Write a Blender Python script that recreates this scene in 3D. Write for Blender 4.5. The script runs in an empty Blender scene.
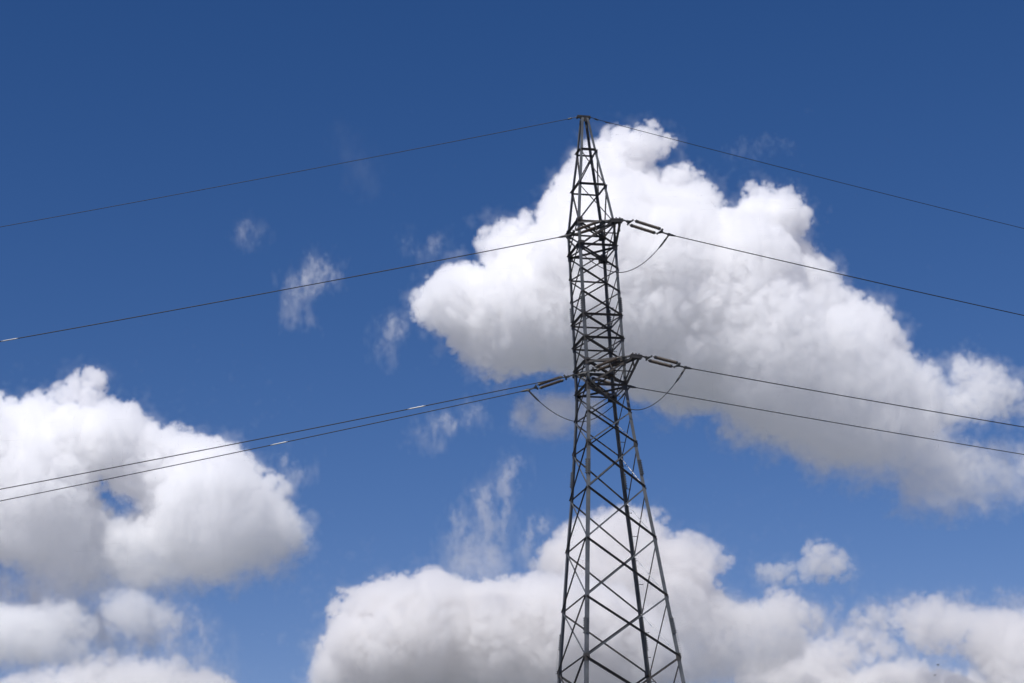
import bpy, bmesh, math, time
import numpy as np
from mathutils import Vector, Matrix

R = math.radians
T0 = time.time()
sc = bpy.context.scene
C = sc.collection

# ------------------------------------------------------------------ camera
CAM_LOC = Vector((0, 0, 1.6))
F_PX, PITCH, ROLL = 2094.8, R(18.928), R(-2.753)
cd = bpy.data.cameras.new('camera')
cam = bpy.data.objects.new('camera', cd)
C.objects.link(cam)
cd.sensor_width = 36.0
cd.lens = F_PX / 1024 * 36
cd.clip_start = 0.1
cd.clip_end = 60000
fw = Vector((0, math.cos(PITCH), math.sin(PITCH)))
r0 = Vector((1, 0, 0)); u0 = Vector((0, -math.sin(PITCH), math.cos(PITCH)))
RT = math.cos(ROLL) * r0 + math.sin(ROLL) * u0
UP = -math.sin(ROLL) * r0 + math.cos(ROLL) * u0
M = Matrix((RT, UP, -fw)).transposed().to_4x4()
M.translation = CAM_LOC
cam.matrix_world = M
sc.camera = cam

# ------------------------------------------------------------------ sky and sun
SUN_EL, SUN_AZ = R(57), R(208)          # azimuth clockwise from +Y: high, behind the camera and to its left
w = bpy.data.worlds.new("World"); sc.world = w; w.use_nodes = True
nt = w.node_tree; bg = nt.nodes['Background']
sky = nt.nodes.new('ShaderNodeTexSky'); sky.sky_type = 'NISHITA'; sky.sun_disc = False
sky.sun_elevation = SUN_EL; sky.sun_rotation = SUN_AZ
sky.altitude = 300; sky.air_density = 1.0; sky.dust_density = 0.3; sky.ozone_density = 3.0
hs = nt.nodes.new('ShaderNodeHueSaturation'); hs.inputs['Saturation'].default_value = 1.3
gm = nt.nodes.new('ShaderNodeGamma'); gm.inputs['Gamma'].default_value = 1.30
tint = nt.nodes.new('ShaderNodeVectorMath'); tint.operation = 'MULTIPLY'; tint.inputs[1].default_value = (1.0, 0.57, 0.53)
nt.links.new(sky.outputs[0], hs.inputs['Color']); nt.links.new(hs.outputs[0], gm.inputs[0])
nt.links.new(gm.outputs[0], tint.inputs[0]); nt.links.new(tint.outputs[0], bg.inputs[0])
bg.inputs[1].default_value = 0.091
sun = bpy.data.objects.new('sun', bpy.data.lights.new('sun', 'SUN')); C.objects.link(sun)
sun.data.energy = 4.2; sun.data.angle = R(0.5); sun.data.color = (1.0, 0.975, 0.94)
S = Vector((math.sin(SUN_AZ) * math.cos(SUN_EL), math.cos(SUN_AZ) * math.cos(SUN_EL), math.sin(SUN_EL)))
sun.rotation_euler = S.to_track_quat('Z', 'Y').to_euler()
sun.location = (0, 0, 60)
sc.view_settings.view_transform = 'Standard'; sc.view_settings.look = 'None'
sc.view_settings.exposure = 0.08; sc.view_settings.gamma = 1.0
cy = sc.cycles
cy.volume_bounces = 20; cy.max_bounces = 24; cy.transparent_max_bounces = 24
cy.volume_step_rate = 1.8; cy.volume_max_steps = 220
cy.use_denoising = True; cy.use_adaptive_sampling = True; cy.adaptive_threshold = 0.02
cy.caustics_reflective = False; cy.caustics_refractive = False

# ------------------------------------------------------------------ helpers
def tag(o, label=None, cat=None, group=None, kind=None):
    if label: o['label'] = label
    if cat: o['category'] = cat
    if group: o['group'] = group
    if kind: o['kind'] = kind
    return o

def empty(name, loc=(0, 0, 0), rz=0):
    o = bpy.data.objects.new(name, None); C.objects.link(o)
    o.location = loc; o.rotation_euler = (0, 0, rz); o.empty_display_size = 0.5
    return o

def build(name, bm, mat, parent=None, smooth=False):
    me = bpy.data.meshes.new(name)
    bmesh.ops.recalc_face_normals(bm, faces=bm.faces)
    bm.to_mesh(me); bm.free()
    me.materials.append(mat)
    if smooth:
        for p in me.polygons: p.use_smooth = True
    o = bpy.data.objects.new(name, me); C.objects.link(o)
    if parent is not None: o.parent = parent
    return o

def prism(bm, ring0, ring1):
    a = [bm.verts.new(p) for p in ring0]; b = [bm.verts.new(p) for p in ring1]
    n = len(a)
    for i in range(n): bm.faces.new((a[i], a[(i + 1) % n], b[(i + 1) % n], b[i]))
    bm.faces.new(a); bm.faces.new(b[::-1])

def angle(bm, p0, p1, d1, d2, size, t=None):
    """an L section from p0 to p1; its heel runs along the line, its flanges point along d1 and d2"""
    p0 = Vector(p0); p1 = Vector(p1); ax = (p1 - p0).normalized()
    d1 = Vector(d1); d2 = Vector(d2)
    d1 = (d1 - ax * d1.dot(ax)).normalized(); d2 = (d2 - ax * d2.dot(ax) ); d2 = (d2 - d1 * d2.dot(d1)).normalized()
    t = t or size * 0.12
    prof = [(0, 0), (size, 0), (size, t), (t, t), (t, size), (0, size)]
    prism(bm, [p0 + d1 * a + d2 * b for a, b in prof], [p1 + d1 * a + d2 * b for a, b in prof])

def bar(bm, p0, p1, wx, wy, up=(0, 0, 1)):
    p0 = Vector(p0); p1 = Vector(p1); ax = (p1 - p0).normalized(); up = Vector(up)
    if abs(ax.dot(up)) > 0.98: up = Vector((0, 1, 0))
    s = ax.cross(up).normalized(); u = s.cross(ax)
    q = [(-wx / 2, -wy / 2), (wx / 2, -wy / 2), (wx / 2, wy / 2), (-wx / 2, wy / 2)]
    prism(bm, [p0 + s * a + u * b for a, b in q], [p1 + s * a + u * b for a, b in q])

def lathe(bm, p0, ax, prof, n=12):
    """prof: (distance along ax, radius)"""
    ax = Vector(ax).normalized(); up = Vector((0, 0, 1)) if abs(ax.z) < 0.9 else Vector((1, 0, 0))
    s = ax.cross(up).normalized(); u = s.cross(ax)
    rings = []
    for d, r in prof:
        c = Vector(p0) + ax * d
        rings.append([bm.verts.new(c + (s * math.cos(2 * math.pi * k / n) + u * math.sin(2 * math.pi * k / n)) * r) for k in range(n)])
    for a, b in zip(rings, rings[1:]):
        for k in range(n): bm.faces.new((a[k], a[(k + 1) % n], b[(k + 1) % n], b[k]))
    bm.faces.new(rings[0][::-1]); bm.faces.new(rings[-1])

def tube(bm, pts, r, n=8):
    pts = [Vector(p) for p in pts]; rings = []
    for i, p in enumerate(pts):
        ax = (pts[min(i + 1, len(pts) - 1)] - pts[max(i - 1, 0)]).normalized()
        up = Vector((0, 0, 1)) if abs(ax.z) < 0.95 else Vector((1, 0, 0))
        s = ax.cross(up).normalized(); u = s.cross(ax)
        rr = r[i] if isinstance(r, (list, tuple)) else r
        rings.append([bm.verts.new(p + (s * math.cos(2 * math.pi * k / n) + u * math.sin(2 * math.pi * k / n)) * rr) for k in range(n)])
    for a, b in zip(rings, rings[1:]):
        for k in range(n): bm.faces.new((a[k], a[(k + 1) % n], b[(k + 1) % n], b[k]))
    bm.faces.new(rings[0][::-1]); bm.faces.new(rings[-1])

def mat(name, col, rough=0.6, metal=0.0, var=0.0, scale=4.0, bump=0.0, spec=0.5, col2=None):
    m = bpy.data.materials.new(name); m.use_nodes = True; t = m.node_tree; b = t.nodes['Principled BSDF']
    b.inputs['Roughness'].default_value = rough; b.inputs['Metallic'].default_value = metal
    b.inputs['Specular IOR Level'].default_value = spec
    tc = t.nodes.new('ShaderNodeTexCoord'); n1 = t.nodes.new('ShaderNodeTexNoise')
    n1.inputs['Scale'].default_value = scale; n1.inputs['Detail'].default_value = 5; n1.inputs['Roughness'].default_value = 0.65
    t.links.new(tc.outputs['Object'], n1.inputs['Vector'])
    cr = t.nodes.new('ShaderNodeValToRGB')
    c2 = col2 or tuple(min(1, c * (1 + var)) for c in col)
    cr.color_ramp.elements[0].position = 0.32; cr.color_ramp.elements[1].position = 0.68
    cr.color_ramp.elements[0].color = (*[c * (1 - var) for c in col], 1); cr.color_ramp.elements[1].color = (*c2, 1)
    t.links.new(n1.outputs['Fac'], cr.inputs[0]); t.links.new(cr.outputs[0], b.inputs['Base Color'])
    rr = t.nodes.new('ShaderNodeMapRange'); rr.inputs['To Min'].default_value = max(0.05, rough - 0.12); rr.inputs['To Max'].default_value = min(1, rough + 0.12)
    t.links.new(n1.outputs['Fac'], rr.inputs['Value']); t.links.new(rr.outputs[0], b.inputs['Roughness'])
    return m

steel = mat('lit_galvanised_steel', (0.10, 0.106, 0.11), 0.55, 0.3, 0.35, 2.2)  # lit tone put into the colour: legs and lit braces paler than other bars
lattice = mat('shaded_lattice_steel', (0.042, 0.045, 0.046), 0.55, 0.3, 0.35, 3.0, col2=(0.085, 0.072, 0.062))  # same steel, shade of the dark bars put into its colour; rust-brown mottling
bright = mat('painted_glint_steel', (0.62, 0.62, 0.61), 0.4, 0.25, 0.1, 3.0)  # sun glint on the inner right-face braces, painted as a pale base colour
dark_steel = mat('weathered_steel', (0.03, 0.028, 0.027), 0.6, 0.2, 0.3, 6)
hard = mat('forged_fittings', (0.045, 0.045, 0.045), 0.55, 0.3, 0.3, 20)
alu = mat('bright_aluminium', (0.36, 0.36, 0.36), 0.45, 0.4, 0.05, 10)
cable = mat('aged_aluminium_strand', (0.02, 0.02, 0.022), 0.7, 0.1, 0.15, 3)
glaze = mat('brown_glazed_porcelain', (0.065, 0.048, 0.036), 0.5, 0.0, 0.2, 12, spec=0.3)
concrete = mat('concrete', (0.32, 0.31, 0.29), 0.9, 0, 0.15, 5)
bounce_meadow = mat('bounce_tinted_meadow', (0.13, 0.15, 0.16), 0.95, 0, 0.15, 0.15, col2=(0.165, 0.19, 0.205))  # unseen ground, coloured pale and bluish to bounce fill onto the cloud bases
feather = mat('dark_feathers', (0.02, 0.019, 0.018), 0.7, 0, 0.2, 30)

# ------------------------------------------------------------------ ground
bm = bmesh.new()
G = 26
vs = [[bm.verts.new((x, y, 0)) for x in np.linspace(-26000, 26000, G)] for y in np.linspace(-26000, 26000, G)]
for i in range(G - 1):
    for j in range(G - 1): bm.faces.new((vs[i][j], vs[i][j + 1], vs[i + 1][j + 1], vs[i + 1][j]))
g = build('ground', bm, bounce_meadow); tag(g, 'wide meadow tinted blue-grey for bounce light, under the pylon, below the frame', 'ground', kind='structure')

# ------------------------------------------------------------------ the pylon
YAW = R(15.6)
BASE = Vector((3.028, 69.934, 0))
LX = Vector((math.cos(YAW), math.sin(YAW), 0)); LY = Vector((-math.sin(YAW), math.cos(YAW), 0))
def to_local(p):
    q = Vector(p) - BASE
    return Vector((q.dot(LX), q.dot(LY), q.z))

pylon = empty('lattice_pylon', BASE, YAW)
tag(pylon, 'tall grey steel lattice pylon with pointed peak and short crossarms carrying the power lines', 'pylon')

ZK = [0.0, 3.2, 6.4, 9.2, 11.7, 13.93, 16.0, 18.03, 19.85, 21.45, 22.62, 23.59, 24.45, 25.32, 26.18, 27.05, 27.92, 28.82, 29.7, 31.24, 32.69, 34.05]
def width(z):
    pts = [(0, 5.86), (13.93, 3.17), (16.0, 2.76), (18.03, 2.37), (19.85, 1.98), (21.45, 1.69), (22.62, 1.49), (23.59, 1.36), (29.7, 1.31), (31.24, 0.93), (32.69, 0.52), (34.05, 0.2)]
    return float(np.interp(z, [a for a, _ in pts], [b for _, b in pts]))
def leg_size(z): return float(np.interp(z, [0, 14, 23.6, 29.7, 34], [0.15, 0.125, 0.105, 0.09, 0.078]))
def corner(sx, sy, z):
    h = width(z) / 2 + leg_size(z) * 0.42
    return Vector((sx * h, sy * h, z))

legs = {}
for sx in (-1, 1):
    for sy in (-1, 1):
        bm = bmesh.new()
        for z0, z1 in zip(ZK, ZK[1:]):
            angle(bm, corner(sx, sy, z0), corner(sx, sy, z1), (-sx, 0, 0), (0, -sy, 0), leg_size(z0), 0.016)
        legs[sx, sy] = build('leg', bm, steel, pylon)
        # bolted splice plates on the outside of the leg
        for zc in (15.0, 20.6, 26.6):
            s = leg_size(zc); p0 = corner(sx, sy, zc - 0.28); p1 = corner(sx, sy, zc + 0.28)
            bm = bmesh.new()
            o1 = Vector((-sx * s * .5, sy * 0.012, 0)); o2 = Vector((sx * 0.012, -sy * s * .5, 0))
            bar(bm, p0 + o1, p1 + o1, s * 0.9, 0.014, (0, 1, 0)); bar(bm, p0 + o2, p1 + o2, s * 0.9, 0.014, (1, 0, 0))
            for k in range(7):
                c = p0.lerp(p1, (k + .5) / 7)
                for q, dd in ((o1, Vector((0, sy, 0))), (o2, Vector((sx, 0, 0)))):
                    for e in (-.25, .25):
                        off = Vector((e * s, 0, 0)) if dd.x == 0 else Vector((0, e * s, 0))
                        bar(bm, c + q + off + dd * .006, c + q + off + dd * 0.045, 0.028, 0.028)
            build('splice_plate', bm, steel, legs[sx, sy])
# barbed guard strips on two legs, a row of small teeth each
for sx, sy, za, zb in ((-1, 1, 13.95, 14.75), (1, -1, 13.95, 14.8)):
    bm = bmesh.new()
    for k in range(13):
        c = corner(sx, sy, za + (zb - za) * k / 12)
        bar(bm, c + Vector((-sx * .03, -sy * .02, 0)), c + Vector((sx * .075, sy * 0.02, 0.015)), 0.016, 0.012)
    build('barbed_guard', bm, dark_steel, legs[sx, sy])
# step bolts up the far right leg
k = 0; z = 2.9
while z < 29.2:
    bm = bmesh.new(); c = corner(1, 1, z)
    d = Vector((1, 0, 0)) if k % 2 else Vector((0.25, 1, 0)).normalized()
    c = c + (Vector((0, -0.05, 0)) if k % 2 else Vector((-0.05, 0, 0)))
    d = Vector((1, 0, 0))
    lathe(bm, c - d * .03, d, [(0, .012), (.19, .012), (.195, .02), (.205, .02)], 6)
    build('step_bolt', bm, steel, legs[1, 1]); z += 0.83; k += 1

FACES = [('near', (-1, -1), (1, -1), Vector((0, -1, 0))), ('far', (-1, 1), (1, 1), Vector((0, 1, 0))),
         ('left', (-1, -1), (-1, 1), Vector((-1, 0, 0))), ('right', (1, -1), (1, 1), Vector((1, 0, 0)))]
def face_member(c0, z0, c1, z1, nrm, size, outside, flange_top=True, inset=0.05):
    """one lattice bar across a face; outside = bolted on the outer side with its flange outwards"""
    bm = bmesh.new()
    p0 = corner(*c0, z0); p1 = corner(*c1, z1)
    ax = (p1 - p0).normalized()
    off = nrm * (0.004 if outside else -0.02)
    p0 = p0 + off + ax * inset * .3; p1 = p1 + off - ax * inset * .3
    inp = nrm.cross(ax).normalized()
    if inp.z > 0: inp = -inp                     # in-plane flange hangs down, so the heel is the upper edge
    if not flange_top: inp = -inp
    p0 = p0 - inp * size * .5; p1 = p1 - inp * size * .5
    angle(bm, p0, p1, inp, nrm if outside else -nrm, size, 0.007)
    return bm

# X bracing, panel by panel; the hundred that show most are parts of their own
order = [z for z in range(5, 18)]
n_brace = 0; rest = bmesh.new()
def panel_brace(i, fi):
    global n_brace
    _, a, b, nrm = FACES[fi]
    z0, z1 = ZK[i], ZK[i + 1]
    size = 0.08 if z1 < 14 else (0.064 if z1 < 21.5 else 0.054)
    if fi > 1: size *= .62
    out = []
    if i < 18:
        out.append((a, z1, b, z0, True)); out.append((a, z0, b, z1, False))
    for (c0, za, c1, zb, outside) in out:
        bmm = face_member(c0, za, c1, zb, nrm, size if outside else size * .85, outside)
        if n_brace < 98:
            build('cross_brace', bmm, bright if (fi == 3 and not outside and i < 10) else (steel if (fi in (0, 2) and not outside and i < 12) else lattice), pylon); n_brace += 1  # right inner bars: painted glint; near and left inner bars: painted lit tone
        else:
            me = bpy.data.meshes.new('tmp'); bmm.to_mesh(me); bmm.free(); rest.from_mesh(me); bpy.data.meshes.remove(me)
for i in order:
    for fi in (0, 3, 2, 1): panel_brace(i, fi)
for i in range(0, 5):
    for fi in range(4): panel_brace(i, fi)
o = build('cross_brace', rest, lattice, pylon); o['kind'] = 'stuff'

# peak bracing
for i in (18, 19):
    z0, z1 = ZK[i], ZK[i + 1]
    build('peak_brace', face_member((-1, -1), z0, (1, -1), z1, FACES[0][3], 0.05, True), lattice, pylon)
    build('peak_brace', face_member((-1, -1), z1, (1, -1), z0, FACES[0][3], 0.035, False), lattice, pylon)
    build('peak_brace', face_member((1, -1), z1, (1, 1), z0, FACES[3][3], 0.05, True), lattice, pylon)
    build('peak_brace', face_member((-1, 1), z1, (-1, -1), z0, FACES[2][3], 0.05, False), lattice, pylon)
    build('peak_brace', face_member((-1, 1), z0, (1, 1), z1, FACES[1][3], 0.04, False), lattice, pylon)
# horizontals
for zi, fl in ((5, ()), (11, (0, 1, 2, 3)), (12, (0, 1, 2, 3)), (13, (0, 1, 2, 3)), (14, (0, 1, 2, 3)), (16, (1,)), (17, (0, 1, 2, 3)), (18, (0, 1, 2, 3)), (19, (0, 1, 2, 3)), (20, (0, 1, 2, 3))):
    for fi in fl:
        _, a, b, nrm = FACES[fi]; z = ZK[zi]
        build('horizontal_strut', face_member(a, z, b, z, nrm, 0.07 if fi != 1 else 0.05, fi != 1), lattice, pylon)
# plan bracing inside the body at the arm levels
for zi in (11, 17, 18, 12):
    z = ZK[zi]
    for a, b, dz in (((-1, 1), (1, -1), -0.02), ((-1, -1), (1, 1), -0.09)):
        if zi in (12,) and dz < -.05: continue
        bm = bmesh.new(); p0 = corner(*a, z) + Vector((0, 0, dz)); p1 = corner(*b, z) + Vector((0, 0, dz))
        angle(bm, p0, p1, (0, 0, -1), (p1 - p0).cross(Vector((0, 0, 1))), 0.06 if dz > -.05 else 0.045, 0.007)
        build('plan_brace', bm, lattice, pylon)
# gusset plates
for zi, s in ((11, .17), (12, .12), (17, .15), (18, .15), (5, .13), (9, .11), (13, .10), (14, .10)):
    for sx in (-1, 1):
        for sy in (-1, 1):
            bm = bmesh.new(); c = corner(sx, sy, ZK[zi])
            p = c + Vector((-sx * s * .6, sy * 0.014, 0)); bar(bm, p - Vector((0, 0, s)), p + Vector((0, 0, s)), s * 1.2, 0.01, (0, 1, 0))
            p = c + Vector((sx * 0.014, -sy * s * .6, 0)); bar(bm, p - Vector((0, 0, s)), p + Vector((0, 0, s)), s * 1.2, 0.01, (1, 0, 0))
            build('gusset_plate', bm, lattice, pylon)
# heavy node plates at the far right corners under the arms
for zi in (11, 17):
    bm = bmesh.new(); c = corner(1, 1, ZK[zi]) + Vector((-.1, -.03, 0))
    bar(bm, c - Vector((0, 0, .16)), c + Vector((0, 0, .16)), .34, 0.012, (0, 1, 0))
    build('gusset_plate', bm, lattice, pylon)
# foundations
for sx in (-1, 1):
    for sy in (-1, 1):
        bm = bmesh.new(); c = corner(sx, sy, 0); lathe(bm, (c.x, c.y, -0.3), (0, 0, 1), [(0, .55), (.7, .5), (.75, .44)], 20)
        build('foundation', bm, concrete, pylon)
# peak head
bm = bmesh.new()
bar(bm, (-.27, -.06, 34.13), (.23, -.06, 34.13), .05, .06); bar(bm, (-.27, .06, 34.13), (.23, .06, 34.13), .05, .06)
for x in (-.25, -.1, .06, .21): bar(bm, (x, -.10, 34.09), (x, .10, 34.09), .05, .035)
bar(bm, (-.12, -.115, 33.98), (.12, -.115, 33.98), .012, .17)
build('peak_head', bm, dark_steel, pylon)

# crossarms: two chords from the body, two struts from below, an end plate
def crossarm(tipl, tipr, side, zi_top, zi_low):
    arm = empty('crossarm'); arm.parent = pylon
    zt, zl = ZK[zi_top], ZK[zi_low]
    mid = (tipl + tipr) / 2
    nl, nr = corner(-1, side, zt), corner(1, side, zt); bl, br = corner(-1, side, zl), corner(1, side, zl)
    for a, t in ((nl, tipl), (nr, tipr)):
        bm = bmesh.new(); angle(bm, a, t, (0, 0, -1), (1 if t is tipl else -1, 0, 0), 0.075, .011); build('chord', bm, lattice, arm)
    for a, t in ((bl, tipl), (br, tipr)):
        bm = bmesh.new(); d = Vector((0, 0, -.06)); angle(bm, a, t + d, (0, -side, 0), (1 if t is tipl else -1, 0, 0), 0.085 if t is tipr else .07, .011); build('strut', bm, lattice, arm)
    # second strut beside the right one, and lacing between chord and strut
    bm = bmesh.new(); angle(bm, br + Vector((-.07, 0, .06)), mid + Vector((-.02, 0, -.08)), (0, -side, 0), (-1, 0, 0), .055, .007); build('strut', bm, lattice, arm)
    for a, b, t in ((nl, bl, tipl), (nr, br, tipr)):
        for f0, f1 in ((.45, .55),):
            bm = bmesh.new(); p = a.lerp(t, f0); q = b.lerp(t, f1)
            angle(bm, p, q, (0, -side, 0), (1, 0, 0), .045, .006); build('lacing', bm, lattice, arm)
    bm = bmesh.new(); p = nl.lerp(tipl, .5); q = nr.lerp(tipr, .5)
    angle(bm, p, q, (0, 0, -1), (0, 1, 0), .05, .006)
    angle(bm, nl.lerp(tipl, .03), q, (0, 0, -1), (0, 1, 0), .04, .006)
    angle(bm, bl.lerp(tipl, .5), br.lerp(tipr, .5), (0, 0, -1), (0, 1, 0), .045, .006)
    build('lacing', bm, lattice, arm)
    bm = bmesh.new()
    ext = (tipr - tipl).normalized() * .04
    bar(bm, tipl - ext, tipr + ext, .16, .035)
    bar(bm, tipl - ext + Vector((0, side * .07, -.05)), tipr + ext + Vector((0, side * .07, -.05)), .012, .14)
    bar(bm, tipl - ext + Vector((0, -side * .07, -.05)), tipr + ext + Vector((0, -side * .07, -.05)), .012, .14)
    for f in (.15, .5, .85):
        p = tipl.lerp(tipr, f); bar(bm, p + Vector((0, 0, .01)), p + Vector((0, 0, .085)), .035, .035)
    build('end_plate', bm, dark_steel, arm)
    return arm
W = {  # attachment point on the arm, clamp where the conductor starts, azimuth, slope, all in metres
 'nlR': ((4.414, 68.764, 24.43), (6.001, 69.504, 24.169), 25, .0765),
 'nlL': ((4.105, 68.678, 24.45), (2.470, 68.937, 23.961), 171, .1137),
 'nuR': ((4.080, 68.879, 29.59), (5.789, 69.675, 29.247), 25, .1022),
 'nuL': ((3.705, 68.774, 29.56), (2.073, 69.032, 29.124), 171, .0927),
 'flL': ((2.152, 71.247, 24.67), (0.489, 71.511, 24.260), 171, .1251),
 'flR': ((2.480, 71.339, 24.74), (4.177, 72.130, 24.403), 25, .0802),
 'gwR': ((3.249, 69.996, 34.15), (3.451, 70.091, 34.098), 25, .1119),
 'gwL': ((2.768, 69.862, 34.11), (2.530, 69.899, 34.078), 171, .0896)}
crossarm(to_local(W['nlL'][0]), to_local(W['nlR'][0]), -1, 12, 11)
crossarm(to_local(W['nuL'][0]), to_local(W['nuR'][0]), -1, 18, 17)
crossarm(to_local(W['flL'][0]), to_local(W['flR'][0]), 1, 12, 11)

# ------------------------------------------------------------------ insulator strings
STR = {'nlR': 'double brown insulator string right of the pylon on the lower crossarm',
       'nuR': 'double brown insulator string right of the pylon on the upper crossarm',
       'nlL': 'double brown insulator string crossing in front of the lattice at the lower crossarm',
       'nuL': 'double brown insulator string crossing in front of the lattice at the upper crossarm',
       'flL': 'dark double insulator string hanging out left of the pylon at the lower crossarm',
       'flR': 'double insulator string hidden behind the lattice at the lower crossarm'}
def string(key):
    P, Q, az, slope = W[key]; P = Vector(P); Q = Vector(Q)
    d = Q - P; L = d.length; ax = d.normalized(); side = ax.cross(Vector((0, 0, 1))).normalized(); up = side.cross(ax)
    root = empty('insulator_string', P)
    tag(root, STR[key], 'insulator', 'insulator strings at the crossarm tips')
    def pt(a, s=0, u=0): return ax * a + side * s + up * u
    hw = 0.2
    a1, a2 = L * .17, L * .77
    bm = bmesh.new(); bar(bm, pt(0), pt(a1 - .07), .03, .05)
    lathe(bm, pt(-.02, -.04), side, [(0, .035), (.08, .035)], 8); lathe(bm, pt(a1 - .09, -.04), side, [(0, .04), (.08, .04)], 8)
    build('link', bm, hard, root)
    for a, sgn in ((a1, 1), (a2 + .1, -1)):
        bm = bmesh.new()   # triangular yoke
        tri = [pt(a - .08 * sgn, -.045), pt(a - .08 * sgn, .045), pt(a + .05 * sgn, hw + .03), pt(a + .05 * sgn, -hw - .03)]
        prism(bm, [q + up * .012 for q in tri], [q - up * .012 for q in tri])
        for s in (-hw, hw): lathe(bm, pt(a + .03 * sgn, s) + up * -.03, up, [(0, .03), (.06, .03)], 8)
        build('yoke_plate', bm, hard, root)
    for s in (-hw, hw):
        b0, b1 = a1 + .1, a2 + .02
        bm = bmesh.new(); Lr = b1 - b0; n = 14
        prof = [(0, .022), (.05, .022), (.052, .05), (.10, .05)]
        x = .105
        step = (Lr - .21) / n
        for k in range(n):
            rr = .063
            prof += [(x, .04), (x + step * .45, rr), (x + step * .62, rr), (x + step * .8, .045)]; x += step
        prof += [(Lr - .10, .05), (Lr - .052, .05), (Lr - .05, .022), (Lr, .022)]
        lathe(bm, pt(b0, s), ax, prof, 14)
        ro = build('insulator_rod', bm, glaze, root, smooth=False)
        for e0, e1 in ((.045, .115), (Lr - .115, Lr - .045)):
            bm = bmesh.new(); lathe(bm, pt(b0 + e0, s), ax, [(0, .035), (.005, .058), (e1 - e0 - .005, .058), (e1 - e0, .035)], 12)
            build('end_cap', bm, hard, ro)
    # dead-end clamp and the lug that leads into the jumper
    wd = Vector((math.cos(R(az)), math.sin(R(az)), -slope)).normalized()
    bm = bmesh.new(); bar(bm, pt(a2 + .16), pt(L - .02), .03, .05)
    lathe(bm, pt(L) - wd * .08, wd, [(0, .03), (.02, .042), (.2, .042), (.34, .022)], 10)
    bar(bm, pt(L, -.035), pt(L, .035), .09, .09)
    build('clamp', bm, hard, root)
    return wd
WD = {k: string(k) for k in STR}

# ------------------------------------------------------------------ conductors
def wire_pts(key, tmax=240, n=120, start=0.0):
    Q = Vector(W[key][1]); az = R(W[key][2]); s = W[key][3]
    return [Q + Vector((math.cos(az) * t, math.sin(az) * t, -s * t + t * t / 2400)) for t in [start + (tmax - start) * (i / n) ** 1.4 for i in range(n + 1)]]
WL = {'nlR': ('lower_right', 'conductor running right from the lower crossarm insulators, just above the lowest right wire', .017),
      'flR': ('', 'lowest conductor on the right, emerging from behind the lattice below the insulators', .016),
      'nuR': ('', 'conductor running right from the upper crossarm in front of the big white cloud', .017),
      'gwR': ('', 'thin earth wire running right from the tip of the pylon', .011),
      'nlL': ('', 'upper of the two close conductors on the left, its bright sleeve nearer the pylon', .017),
      'flL': ('', 'lowest conductor on the left, with a bright sleeve near the left cloud edge', .016),
      'nuL': ('', 'conductor running left from the upper crossarm with a pale sleeve at the left frame edge', .017),
      'gwL': ('', 'thin earth wire running left from the tip of the pylon', .011)}
wires = {}
for key, (_, lab, rad) in WL.items():
    bm = bmesh.new(); pts = wire_pts(key); o0 = pts[0]
    tube(bm, [p - o0 for p in pts], rad, 6)
    ob = build('earth_wire' if key[0] == 'g' else 'conductor', bm, cable); ob.location = o0
    tag(ob, lab, 'wire', 'overhead line wires'); wires[key] = ob
for key, t in (('nlL', 5.98), ('flL', 9.22), ('nuL', 20.7)):
    Q = Vector(W[key][1]); az = R(W[key][2]); s = W[key][3]
    f = lambda t: Vector((math.cos(az) * t, math.sin(az) * t, -s * t + t * t / 2400))
    a, b = f(t - .33), f(t + .33); bm = bmesh.new()
    lathe(bm, a, b - a, [(0, .017), (.1, .024), (.56, .024), (.66, .017)], 12)
    build('splice_sleeve', bm, alu, wires[key], smooth=True)
for key in ('gwR', 'gwL'):
    Q = Vector(W[key][1]); P = Vector(W[key][0]); d = P - Q; bm = bmesh.new()
    lathe(bm, d, -d, [(0, .012), (d.length - .05, .012), (d.length - .04, .03), (d.length + .09, .03), (d.length + .12, .01)], 8)
    build('dead_end_clamp', bm, hard, wires[key])
    if key == 'gwR':
        pts = wire_pts(key); a = pts[0] + (pts[40] - pts[0]).normalized() * .5 - Q
        bm = bmesh.new(); ax = (pts[30] - pts[0]).normalized()
        lathe(bm, a + Vector((0, 0, -.03)) - ax * .1, ax, [(0, .022), (.05, .022), (.051, .011), (.15, .011), (.151, .022), (.2, .022)], 8)
        build('vibration_damper', bm, hard, wires[key])

# jumper loops
def jumper(a, b, drop, label):
    A = Vector(W[a][1]); B = Vector(W[b][1])
    pts = []
    n = 36
    for i in range(n + 1):
        f = i / n; q = 2 * f - 1
        p = A.lerp(B, f) + Vector((0, 0, -drop * (1 - abs(q) ** 1.85)))
        pts.append(p)
    bm = bmesh.new(); tube(bm, [p - A for p in pts], .015, 6)
    j = build('jumper_loop', bm, cable); j.location = A
    tag(j, label, 'cable', 'jumper loops joining the spans')
    for e in (pts[:5], pts[-5:][::-1]):
        bm = bmesh.new(); tube(bm, [p - A for p in e], [.03, .034, .034, .034, .018], 8)
        build('terminal_lug', bm, hard, j)
jumper('nlR', 'nlL', 1.44, 'slack cable loop hanging right and in front of the pylon below the lower crossarm')
jumper('nuR', 'nuL', 1.42, 'slack cable loop hanging right and in front of the pylon below the upper crossarm')
jumper('flR', 'flL', 1.26, 'slack cable loop hanging to the left of the pylon and passing behind it')

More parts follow.
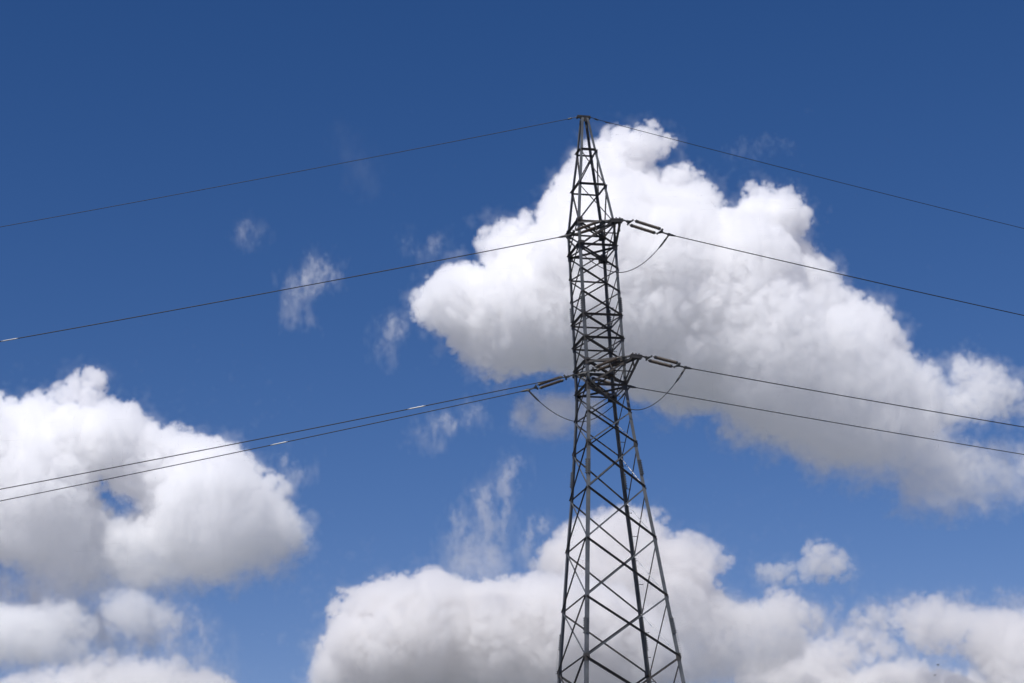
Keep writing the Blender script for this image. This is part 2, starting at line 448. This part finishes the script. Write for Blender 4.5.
# ------------------------------------------------------------------ two distant birds
def bird(loc, head, flap, label):
    bm = bmesh.new()
    lathe(bm, (-.13, 0, 0), (1, 0, 0), [(0, .01), (.04, .03), (.10, .045), (.17, .04), (.21, .026), (.235, .028), (.26, .018), (.285, .004)], 10)
    for s in (-1, 1):
        pr = [(.05, .03), (.075, .12), (.03, .2), (-.06, .33), (-.03, .18), (-.05, .04)]
        vs = []
        up = [bm.verts.new((x, s * y, .01 + flap * y * (1.2 if y < .15 else .9))) for x, y in pr]
        dn = [bm.verts.new((x, s * y, .002 + flap * y * (1.2 if y < .15 else .9))) for x, y in pr]
        bm.faces.new(up); bm.faces.new(dn[::-1])
        for i in range(6): bm.faces.new((up[i], up[(i + 1) % 6], dn[(i + 1) % 6], dn[i]))
        t = [bm.verts.new(q) for q in ((-.1, 0, .005), (-.2, s * .05, .005), (-.17, 0, .005), (-.1, 0, -.005), (-.2, s * .05, -.002), (-.17, 0, -.004))]
        bm.faces.new(t[:3]); bm.faces.new(t[5:2:-1])
    o = build('bird', bm, feather); o.location = loc; o.rotation_euler = (0.1, 0, head)
    tag(o, label, 'bird', 'distant birds low at right')
bird((41.72, 212.98, 37.67), 0.3, 0.35, 'tiny dark bird flying low at right, the upper of the two')
bird((41.35, 213.21, 36.71), -0.4, -0.15, 'tiny dark bird flying low at right, the lower of the two')

# ------------------------------------------------------------------ clouds: real volumes, heaps of billows at their own distance
def ray(px, py):
    px = np.asarray(px, float); py = np.asarray(py, float)
    d = np.outer(np.ones_like(px), np.array(fw)) * F_PX + np.outer(px - 512, np.array(RT)) + np.outer(341.5 - py, np.array(UP))
    return d
def on_plane(px, py, dist):
    d = ray(px, py)
    return np.array(CAM_LOC) + d * (dist / d[:, 1])[:, None]

def poly_dist(P, poly):
    """signed distance to a closed outline, positive inside"""
    x, y = P[:, 0], P[:, 1]; n = len(poly)
    best = np.full(len(P), 1e9); inside = np.zeros(len(P), bool)
    for i in range(n):
        x0, y0 = poly[i]; x1, y1 = poly[(i + 1) % n]
        dx, dy = x1 - x0, y1 - y0; L2 = dx * dx + dy * dy + 1e-9
        t = np.clip(((x - x0) * dx + (y - y0) * dy) / L2, 0, 1)
        best = np.minimum(best, np.hypot(x - x0 - t * dx, y - y0 - t * dy))
        with np.errstate(divide='ignore', invalid='ignore'):
            c = ((y0 > y) != (y1 > y)) & (x < (x1 - x0) * (y - y0) / (y1 - y0 + 1e-12) + x0)
        inside ^= c
    return np.where(inside, best, -best)

def cloud_tree(lo, vx, n, m):
    gr = bpy.data.node_groups.new('cloud_volume', 'GeometryNodeTree')
    gr.interface.new_socket('Geometry', in_out='INPUT', socket_type='NodeSocketGeometry')
    gr.interface.new_socket('Geometry', in_out='OUTPUT', socket_type='NodeSocketGeometry')
    N = gr.nodes.new; L = gr.links.new
    gi = N('NodeGroupInput'); go = N('NodeGroupOutput'); vc = N('GeometryNodeVolumeCube')
    vc.inputs['Min'].default_value = lo; vc.inputs['Max'].default_value = [lo[i] + vx * (n[i] - 1) for i in range(3)]
    for i, s in enumerate('XYZ'): vc.inputs['Resolution ' + s].default_value = int(n[i])
    pos = N('GeometryNodeInputPosition')
    def vm(op, a, b=None, sc_=None):
        v = N('ShaderNodeVectorMath'); v.operation = op; L(a, v.inputs[0])
        if b is not None: v.inputs[1].default_value = b
        if sc_ is not None: v.inputs['Scale'].default_value = sc_
        return v.outputs[0]
    v = vm('FLOOR', vm('ADD', vm('SCALE', vm('SUBTRACT', pos.outputs[0], lo), sc_=1 / vx), (.5, .5, .5)))
    sx = N('ShaderNodeSeparateXYZ'); L(v, sx.inputs[0])
    def im(op, a, b):
        q = N('FunctionNodeIntegerMath'); q.operation = op
        for i, val in ((0, a), (1, b)):
            if isinstance(val, int): q.inputs[i].default_value = val
            else: L(val, q.inputs[i])
        return q.outputs[0]
    idx = im('ADD', im('ADD', im('MULTIPLY', sx.outputs[0], int(n[1] * n[2])), im('MULTIPLY', sx.outputs[1], int(n[2]))), sx.outputs[2])
    na = N('GeometryNodeInputNamedAttribute'); na.inputs[0].default_value = 'd'
    si = N('GeometryNodeSampleIndex'); L(gi.outputs[0], si.inputs['Geometry']); L(na.outputs[0], si.inputs['Value']); L(idx, si.inputs['Index'])
    L(si.outputs[0], vc.inputs['Density'])
    sm = N('GeometryNodeSetMaterial'); sm.inputs['Material'].default_value = m
    L(vc.outputs[0], sm.inputs[0]); L(sm.outputs[0], go.inputs[0])
    return gr

def cloud_material(density, col=(1, 1, 1), aniso=0.25):
    m = bpy.data.materials.new('cloud_vapour'); m.use_nodes = True; t = m.node_tree; t.nodes.clear()
    o = t.nodes.new('ShaderNodeOutputMaterial'); pv = t.nodes.new('ShaderNodeVolumePrincipled')
    pv.inputs['Color'].default_value = (*col, 1); pv.inputs['Density'].default_value = density; pv.inputs['Anisotropy'].default_value = aniso  # tinted col puts the haze of distance on far clouds into the vapour colour
    t.links.new(pv.outputs[0], o.inputs['Volume'])
    return m

def fractal(n, vx, scales, seed, stretch=1.0):
    r = np.random.default_rng(seed)
    k = np.sqrt(np.fft.fftfreq(n[0], vx)[:, None, None] ** 2 + np.fft.fftfreq(n[1], vx)[None, :, None] ** 2 + (np.fft.rfftfreq(n[2], vx)[None, None, :] * stretch) ** 2).astype(np.float32)
    out = np.zeros(n, np.float32)
    for s, amp, billow in scales:
        F = np.fft.rfftn(r.standard_normal(n).astype(np.float32)).astype(np.complex64)
        F *= np.exp(-(((k * s) - 1) / .35) ** 2)
        g_ = np.fft.irfftn(F, s=tuple(n)).astype(np.float32); g_ /= g_.std() + 1e-9
        out += amp * ((1.5 * np.minimum(np.abs(g_), 1.7) - 1.15) if billow else g_ * .7)
    return out

def cloud(label, polys, dist, vx, density, seed, cap=70, holes=(), soft=14, soft_base=40, rough=1.0, fill=1.0, wispy=0.0, bias=0.0, grow=9.0, base=0.24, halo=0.07, inner=0.24, col=(1, 1, 1), group='clouds in the sky'):
    """polys: outlines in picture units, laid on the plane `dist` metres ahead; cap limits the depth (picture units)"""
    rng = np.random.default_rng(seed)
    px_m = dist / F_PX                                 # one picture unit in metres at that distance
    blobs = []
    for poly in polys:
        poly = np.array(poly, float)
        x0, y0 = poly.min(0); x1, y1 = poly.max(0)
        area = (x1 - x0) * (y1 - y0)
        for frac, lo_, hi_, count in ((0.92, 0, 999, area / 260), (0.55, 0, 999, area / 130), (0.3, 0, 60, area / 110)):
            cand = rng.uniform((x0, y0), (x1, y1), (int(count * fill) + 60, 2))
            d = poly_dist(cand, poly)
            for h in holes: d = np.minimum(d, -poly_dist(cand, np.array(h, float)))
            ok = d > 2.0; cand = cand[ok]; d = d[ok]
            r = np.minimum(d, cap) * frac * rng.uniform(.8, 1.0, len(d))
            r = np.maximum(r, np.minimum(d, 5))
            room = np.sqrt(np.maximum(0, np.minimum(d, cap) ** 2 * 1.1 - r ** 2 * .8))
            off = rng.uniform(-1, 1, len(d)) * room
            blobs.append(np.column_stack([cand, r, off]))
    B = np.vstack(blobs)
    P = on_plane(B[:, 0], B[:, 1], dist)
    dirs = ray(B[:, 0], B[:, 1]); dirs /= np.linalg.norm(dirs, axis=1)[:, None]
    P = P + dirs * (B[:, 3] * px_m)[:, None]; rad = B[:, 2] * px_m
    lo = (P - rad[:, None]).min(0) - 9 * vx; hi = (P + rad[:, None]).max(0) + 9 * vx
    n = tuple(int(v) for v in np.ceil((hi - lo) / vx) + 1)
    X = [(lo[i] + vx * np.arange(n[i])).astype(np.float32) for i in range(3)]
    sdf = np.full(n, -60.0, np.float32)
    for c, r in zip(P, rad):
        m = r + 42
        i0 = np.maximum(((c - m - lo) / vx).astype(int), 0); i1 = np.minimum(((c + m - lo) / vx).astype(int) + 2, n)
        xs = [(X[i][i0[i]:i1[i]] - c[i]) ** 2 for i in range(3)]
        d = r - np.sqrt(xs[0][:, None, None] + xs[1][None, :, None] + xs[2][None, None, :])
        sl = tuple(slice(i0[i], i1[i]) for i in range(3))
        np.maximum(sdf[sl], d, out=sdf[sl])
    k = px_m / 1.67 * rough
    nz = fractal(n, vx, ((90 * k, 7 * k, 0), (46 * k, 8 * k, 1), (26 * k, 8 * k, 1), (14 * k, 5 * k, 1), (8 * k, 2.4 * k, 1)), seed + 7)
    if wispy:
        nz = nz - wispy * 18 * k * (1 - fractal(n, vx, ((40 * k, 1, 0), (20 * k, .8, 0), (11 * k, .6, 0)), seed + 9, 1.9))
    zr = np.clip((X[2] - lo[2]) / (hi[2] - lo[2]), 0, 1)
    sb = (soft_base + (soft - soft_base) * np.clip(zr * 1.9 - .1, 0, 1)) * px_m / 1.67
    den = np.clip((sdf + nz + grow * k) / sb[None, None, :] + bias, 0, 1)
    den = den * den * (3 - 2 * den)
    den *= 1 - (1 - inner) * np.clip((sdf - 10 * k) / (34 * k), 0, 1)
    den *= (base + (1 - base) * np.clip(zr * 2.2 - .1, 0, 1))[None, None, :]
    lace = fractal(n, vx, ((70 * k, 1, 0), (34 * k, .8, 0), (17 * k, .6, 0), (10 * k, .35, 0)), seed + 5, 1.9 if wispy else 1.0)
    if wispy: den *= np.clip(.4 + .65 * lace, 0, 1.6)
    skirt = np.clip((sdf + 20 * k + lace * 11 * k) / (34 * k), 0, 1) * np.clip(.45 + lace * .55, 0, 1.4)
    core = np.clip((sdf + 15 * k) / (6 * k), 0, 1)
    den = np.maximum(den * core, skirt * halo * (1.25 - .9 * zr)[None, None, :])
    den[0] = den[-1] = 0; den[:, 0] = den[:, -1] = 0; den[:, :, 0] = den[:, :, -1] = 0
    me = bpy.data.meshes.new('cloud'); me.vertices.add(int(np.prod(n)))
    at = me.attributes.new('d', 'FLOAT', 'POINT'); at.data.foreach_set('value', den.astype(np.float32).ravel())
    m = cloud_material(density * 1.67 / px_m, col); me.materials.append(m)
    ob = bpy.data.objects.new('cloud', me); C.objects.link(ob)
    mod = ob.modifiers.new('volume', 'NODES'); mod.node_group = cloud_tree([float(v) for v in lo], vx, n, m)
    tag(ob, label, 'cloud', group, 'stuff')
    print('cloud', n, int(np.prod(n)) // 1000, 'k voxels', len(B), 'billows', round(time.time() - T0, 1), 's')
    return ob

BIG = [(602,132),(617,129),(634,127.6),(646,122),(655,119),(661,135),(672,139),(672.5,146.6),(658,157),(649,168.6),(661,173),(681,167),(697,167),(700,177),(717,190),(720,205.5),(730.5,207),(744,200.5),(747,187),(757,185),(777.6,190),(794,188.7),(804.5,204),(808,220.7),(798,239),(819.7,251),(824.7,264),(841.6,274.5),(840,286),(848,291),(860,296),(878.6,301.5),(892,318),(902,338.5),(912,353.4),(928.6,360),(938.7,372),(949,378.6),(950,368.6),(955.5,357),(969,352),(992,365),(1012,377),(1024,392),(1080,400),(1100,480),(1024,501),(982,508),(949,514.7),(915,514.7),(898,504.6),(895,484),(868,481),(844.6,483),(834.5,471),(811,471),(791,454),(747,447.5),(720,437),(713.6,410),(690,418),(660,412),(630,395),(600,380),(570,372),(546.5,369),(505.5,378),(482,378),(461.5,363),(453,349),(435,331),(417.6,318),(409,305),(410,303),(420.5,289),(432,277),(444,270),(461.5,264),(485,268),(483.5,252),(479,242),(485,230),(499.6,226),(502.5,211),(517,207),(526,209.6),(533,224),(540.6,212.5),(545,201),(552,188),(568.5,168.6),(580,150),(593,142)]
cloud('huge white cumulus cloud behind the pylon, stretching to the right frame edge', [BIG], 3500, 3.3, .08, 11, cap=85, holes=([(945,432),(1000,418),(1060,430),(1060,450),(1000,446)],), soft=6, soft_base=46, bias=0.05, halo=.1, base=.1)
cloud('small grey white cloud patch just left of the pylon below the lower crossarm', [[(511,413),(517,401),(532,392.5),(573,392),(605,396),(604,430),(576,436.5),(540.6,439.5),(514,430.6)]], 3500, 4.2, .035, 12, cap=28, soft=30, soft_base=45, bias=0.18, rough=.65)
cloud('faint slanting cloud streak left of the pylon under the two close conductors', [[(406,439),(417.6,430.6),(432,419),(458.6,413),(476,401),(488,398),(488,413),(470,419),(453,433.6),(429,442)]], 3500, 2.9, 0.0222, 13, cap=10, soft=12, soft_base=16, wispy=0.66, rough=.8, bias=0.22, halo=.3)
cloud('torn white wisp crossed by the upper left conductor', [[(308,247),(314,258.6),(329,258.6),(343.5,270),(337.6,279),(323,285),(308,296.6),(310,314),(305.4,329),(291,323),(283.5,302.5),(283.5,282),(299.6,273),(304,255.6)]], 3200, 2.4, 0.0222, 14, cap=14, soft=12, soft_base=16, wispy=0.66, rough=.8, bias=0.22, halo=.3)
cloud('faint wisp just left of the big cloud below the upper left conductor', [[(373,329),(382,319),(390,317),(400,320),(405,332),(396,345),(392,352),(387,364),(379,352),(376,340)]], 3200, 2.4, 0.0133, 15, cap=9, soft=12, soft_base=16, wispy=0.71, rough=.8, bias=0.22, halo=.3)
cloud('small faint wisp above the left end of the big cloud', [[(402,241),(409,236),(417,238),(424,243),(436,234),(446,238),(442,256),(430,262),(414,250)]], 3200, 2.4, 0.0110, 16, cap=8, soft=12, soft_base=16, wispy=0.71, rough=.8, bias=0.22, halo=.3)
cloud('tiny faint wisp alone in the blue at upper left', [[(232,236),(240,226),(248,223),(256,228),(262,232),(258,242),(252,246),(240,240)]], 3200, 2.4, 0.0088, 17, cap=7, soft=12, soft_base=16, wispy=0.71, rough=.8, bias=0.22, halo=.3)
cloud('barely visible film of cloud right of the pylon tip', [[(712,150),(735,140),(765,134),(796,142),(798,152),(775,158),(750,165),(728,160)]], 3200, 3.2, 0.0026, 18, cap=12, soft=12, soft_base=16, wispy=0.62, bias=0.22, rough=.65)

LEFT = [(-70,392),(0,396.5),(13,401.5),(23,400),(35,390),(50,395),(61.5,378),(76.5,372.6),(96,369),(110,378),(111,385),(100,391.5),(103,401.5),(133,401.5),(143,411.5),(159.5,430),(176,428),(199,436),(229,443),(246,456),(259,470),(286,483),(286,499.5),(299,516),(319,536),(299,556),(282,572.7),(262,576),(232,581),(199,588),(166,593),(125,600),(80,600),(43,600),(36.5,583),(20,573),(0,565),(-70,560)]
cloud('large white cumulus cloud with a blue gap, at the left frame edge', [LEFT], 4200, 4.1, .075, 21, cap=80, holes=([(94,487),(106,485),(116,496),(134,502),(136,507),(122,515),(114,518),(105,503)], [(55,403),(59,400),(63,407),(60,410)]), soft=6, soft_base=34, bias=0.05, halo=.1, base=.1)
cloud('small torn cloud tuft just right of the left cloud under the lowest conductor', [[(272.5,459.7),(280,457),(289,458),(306,469.6),(303,480),(299,486),(290,480),(278,474)]], 4000, 3.2, 0.0199, 22, cap=9, soft=12, soft_base=16, wispy=0.62, rough=.8, bias=0.22, halo=.3)
cloud('small greyish cloud hanging below the left cloud', [[(103,596),(133,593),(156,606),(179,610),(178,626),(159,641),(126,641),(110,623)]], 3900, 4.1, .024, 23, cap=22, soft=20, soft_base=36, bias=0.3, rough=1.1, col=(1, 1, 1))
cloud('soft grey cloud bank at the left edge beneath the large left cloud', [[(-60,600),(0,606),(20,608),(43,603),(80,605),(86,616),(98,626),(90,634.5),(66,639),(84,646),(100,653),(93,662),(40,664),(-60,669)]], 4100, 4.7, 0.0378, 24, cap=26, soft=12, soft_base=26, bias=0.35, col=(1, 1, 1), rough=.85)
cloud('grey cloud top rising at the bottom left corner', [[(-60,690),(0,682),(26.5,676),(50,668),(80,663),(113,653),(143,663),(165,664),(179,659),(186,667),(210,700),(200,740),(-60,740)]], 4900, 5.4, 0.0405, 25, cap=40, soft=12, soft_base=26, bias=0.05, col=(.985, .98, .975))
cloud('bright cloud crown peeking over the bottom frame edge at left', [[(146,674),(166,673),(186,670),(209,673),(226,681),(245,700),(240,745),(140,745)]], 5600, 6.5, .05, 26, cap=30, soft=12, soft_base=14, bias=0.05, col=(.972, .965, .958))

MIDDLE = [(300,700),(306,692),(310,683),(316.6,666),(320,646),(333,623),(331.5,609.6),(336.5,594.6),(353,588),(366,588),(380,578),(396,574.7),(413,579.7),(426,571),(443,573),(459,583),(479,583),(512.5,579.7),(529,579.7),(539,573),(559,573),(585,580),(620,590),(650,610),(680,650),(690,692),(600,705),(450,700)]
cloud('broad white cloud bank along the bottom, left of and behind the pylon legs', [MIDDLE], 5200, 5.0, .075, 31, cap=75, soft=6, soft_base=26, bias=0.05, col=(.968, .963, .96), halo=.1)
cloud('grey white cloud behind the pylon legs trailing off to the right', [[(532,566),(539,556),(546,543),(559,530),(585,513),(600,509),(625,505),(662,513),(670,521),(666,538),(687,532),(720,548),(741,567),(720,573),(714,583.5),(732.5,600),(765.6,604),(774,587.6),(790,592),(823.6,617),(819.5,629),(812,640),(800,660),(770,678),(735,688),(700,690),(640,680),(570,600)]], 5600, 5.8, 0.0473, 32, cap=50, soft=12, soft_base=26, bias=0.18, col=(.972, .965, .958), rough=.85)
cloud('low cloud bank on the bottom frame edge right of the pylon', [[(690,745),(735,683),(745,662),(780,645),(810,640),(848,633),(873,631),(894,645.6),(890,658),(848,666),(850,672),(906,662),(939.5,668),(965,672),(1000,690),(1010,745)]], 5900, 5.9, 0.0432, 33, cap=40, soft=12, soft_base=26, bias=0.05, col=(.972, .965, .958))
cloud('grey white cloud at the lower right corner above the birds', [[(848,621),(857,608),(890,612),(906,600),(931,592),(948,602),(981,612),(1014,612),(1090,600),(1090,745),(1000,745),(985,685),(965,655),(915,648),(902,633),(865,627)]], 5700, 5.9, 0.0432, 34, cap=45, soft=12, soft_base=26, bias=0.18, col=(.972, .965, .958), rough=.85)
cloud('small lone cloud right of the pylon legs', [[(749,575),(757,569),(782,565),(803,565),(809,544),(823.6,542),(840,552.5),(857,573),(844,581),(807,579),(774,583.5)]], 5000, 4.5, 0.0405, 35, cap=20, soft=12, soft_base=26, bias=0.18, col=(.985, .98, .975), rough=.85)
cloud('ragged upright cloud plume left of the pylon legs', [[(498,462),(517,455),(536,464),(520,476),(514,492),(512,506),(505,522),(508,548),(500,572),(450,574),(440,552),(444,530),(456,508),(470,496),(484,484),(492,472)]], 4600, 3.2, 0.0177, 36, cap=14, soft=12, soft_base=16, wispy=0.53, rough=.8, bias=0.22, col=(.985, .98, .975), halo=.3)
cloud('dim grey cloud haze between plume and bottom cloud bank', [[(472.6,548),(499,543),(509,550),(512,582),(449,582),(446,563)]], 5000, 5.5, .013, 37, cap=20, soft=30, soft_base=40, bias=0.18, col=(.985, .98, .975), rough=.65)
cloud('narrow upright cloud tuft right beside the left pylon leg', [[(512.5,560),(526,533),(532,516.6),(547,518),(546,530),(532,540),(532,560),(519,566)]], 4800, 3.7, 0.0222, 38, cap=10, soft=12, soft_base=16, wispy=0.48, bias=0.22, col=(.985, .98, .975), rough=.65, halo=.3)
cloud('thin broken veil of cloud over the lower right sky', [[(700,600),(745,592),(800,590),(850,600),(900,592),(960,588),(1060,590),(1060,700),(700,700)]], 6200, 9.0, .024, 41, cap=20, soft=30, soft_base=40, wispy=.5, rough=.7, bias=.1, col=(.98, .975, .97), halo=.12)
cloud('thin broken veil of cloud in the lower left corner', [[(-60,566),(20,572),(70,590),(130,590),(200,600),(230,640),(235,700),(-60,700)]], 5200, 7.5, .024, 42, cap=20, soft=30, soft_base=40, wispy=.5, rough=.7, bias=.1, col=(.98, .975, .97), halo=.12)
cloud('hazy grey cloud joining the left cloud to the lower bank', [[(-60,556),(30,572),(60,592),(110,598),(160,606),(184,618),(176,644),(150,655),(110,664),(-60,672)]], 4350, 5.5, .03, 43, cap=26, soft=26, soft_base=40, wispy=.3, rough=.8, bias=.1, halo=.25)
cloud('hardly visible film of cloud high at upper left under the earth wire', [[(338,120),(352,128),(366,150),(376,176),(384,196),(372,198),(356,178),(344,158),(330,140)]], 3200, 4.0, 0.0010, 44, cap=12, soft=24, soft_base=24, wispy=.7, halo=.5)
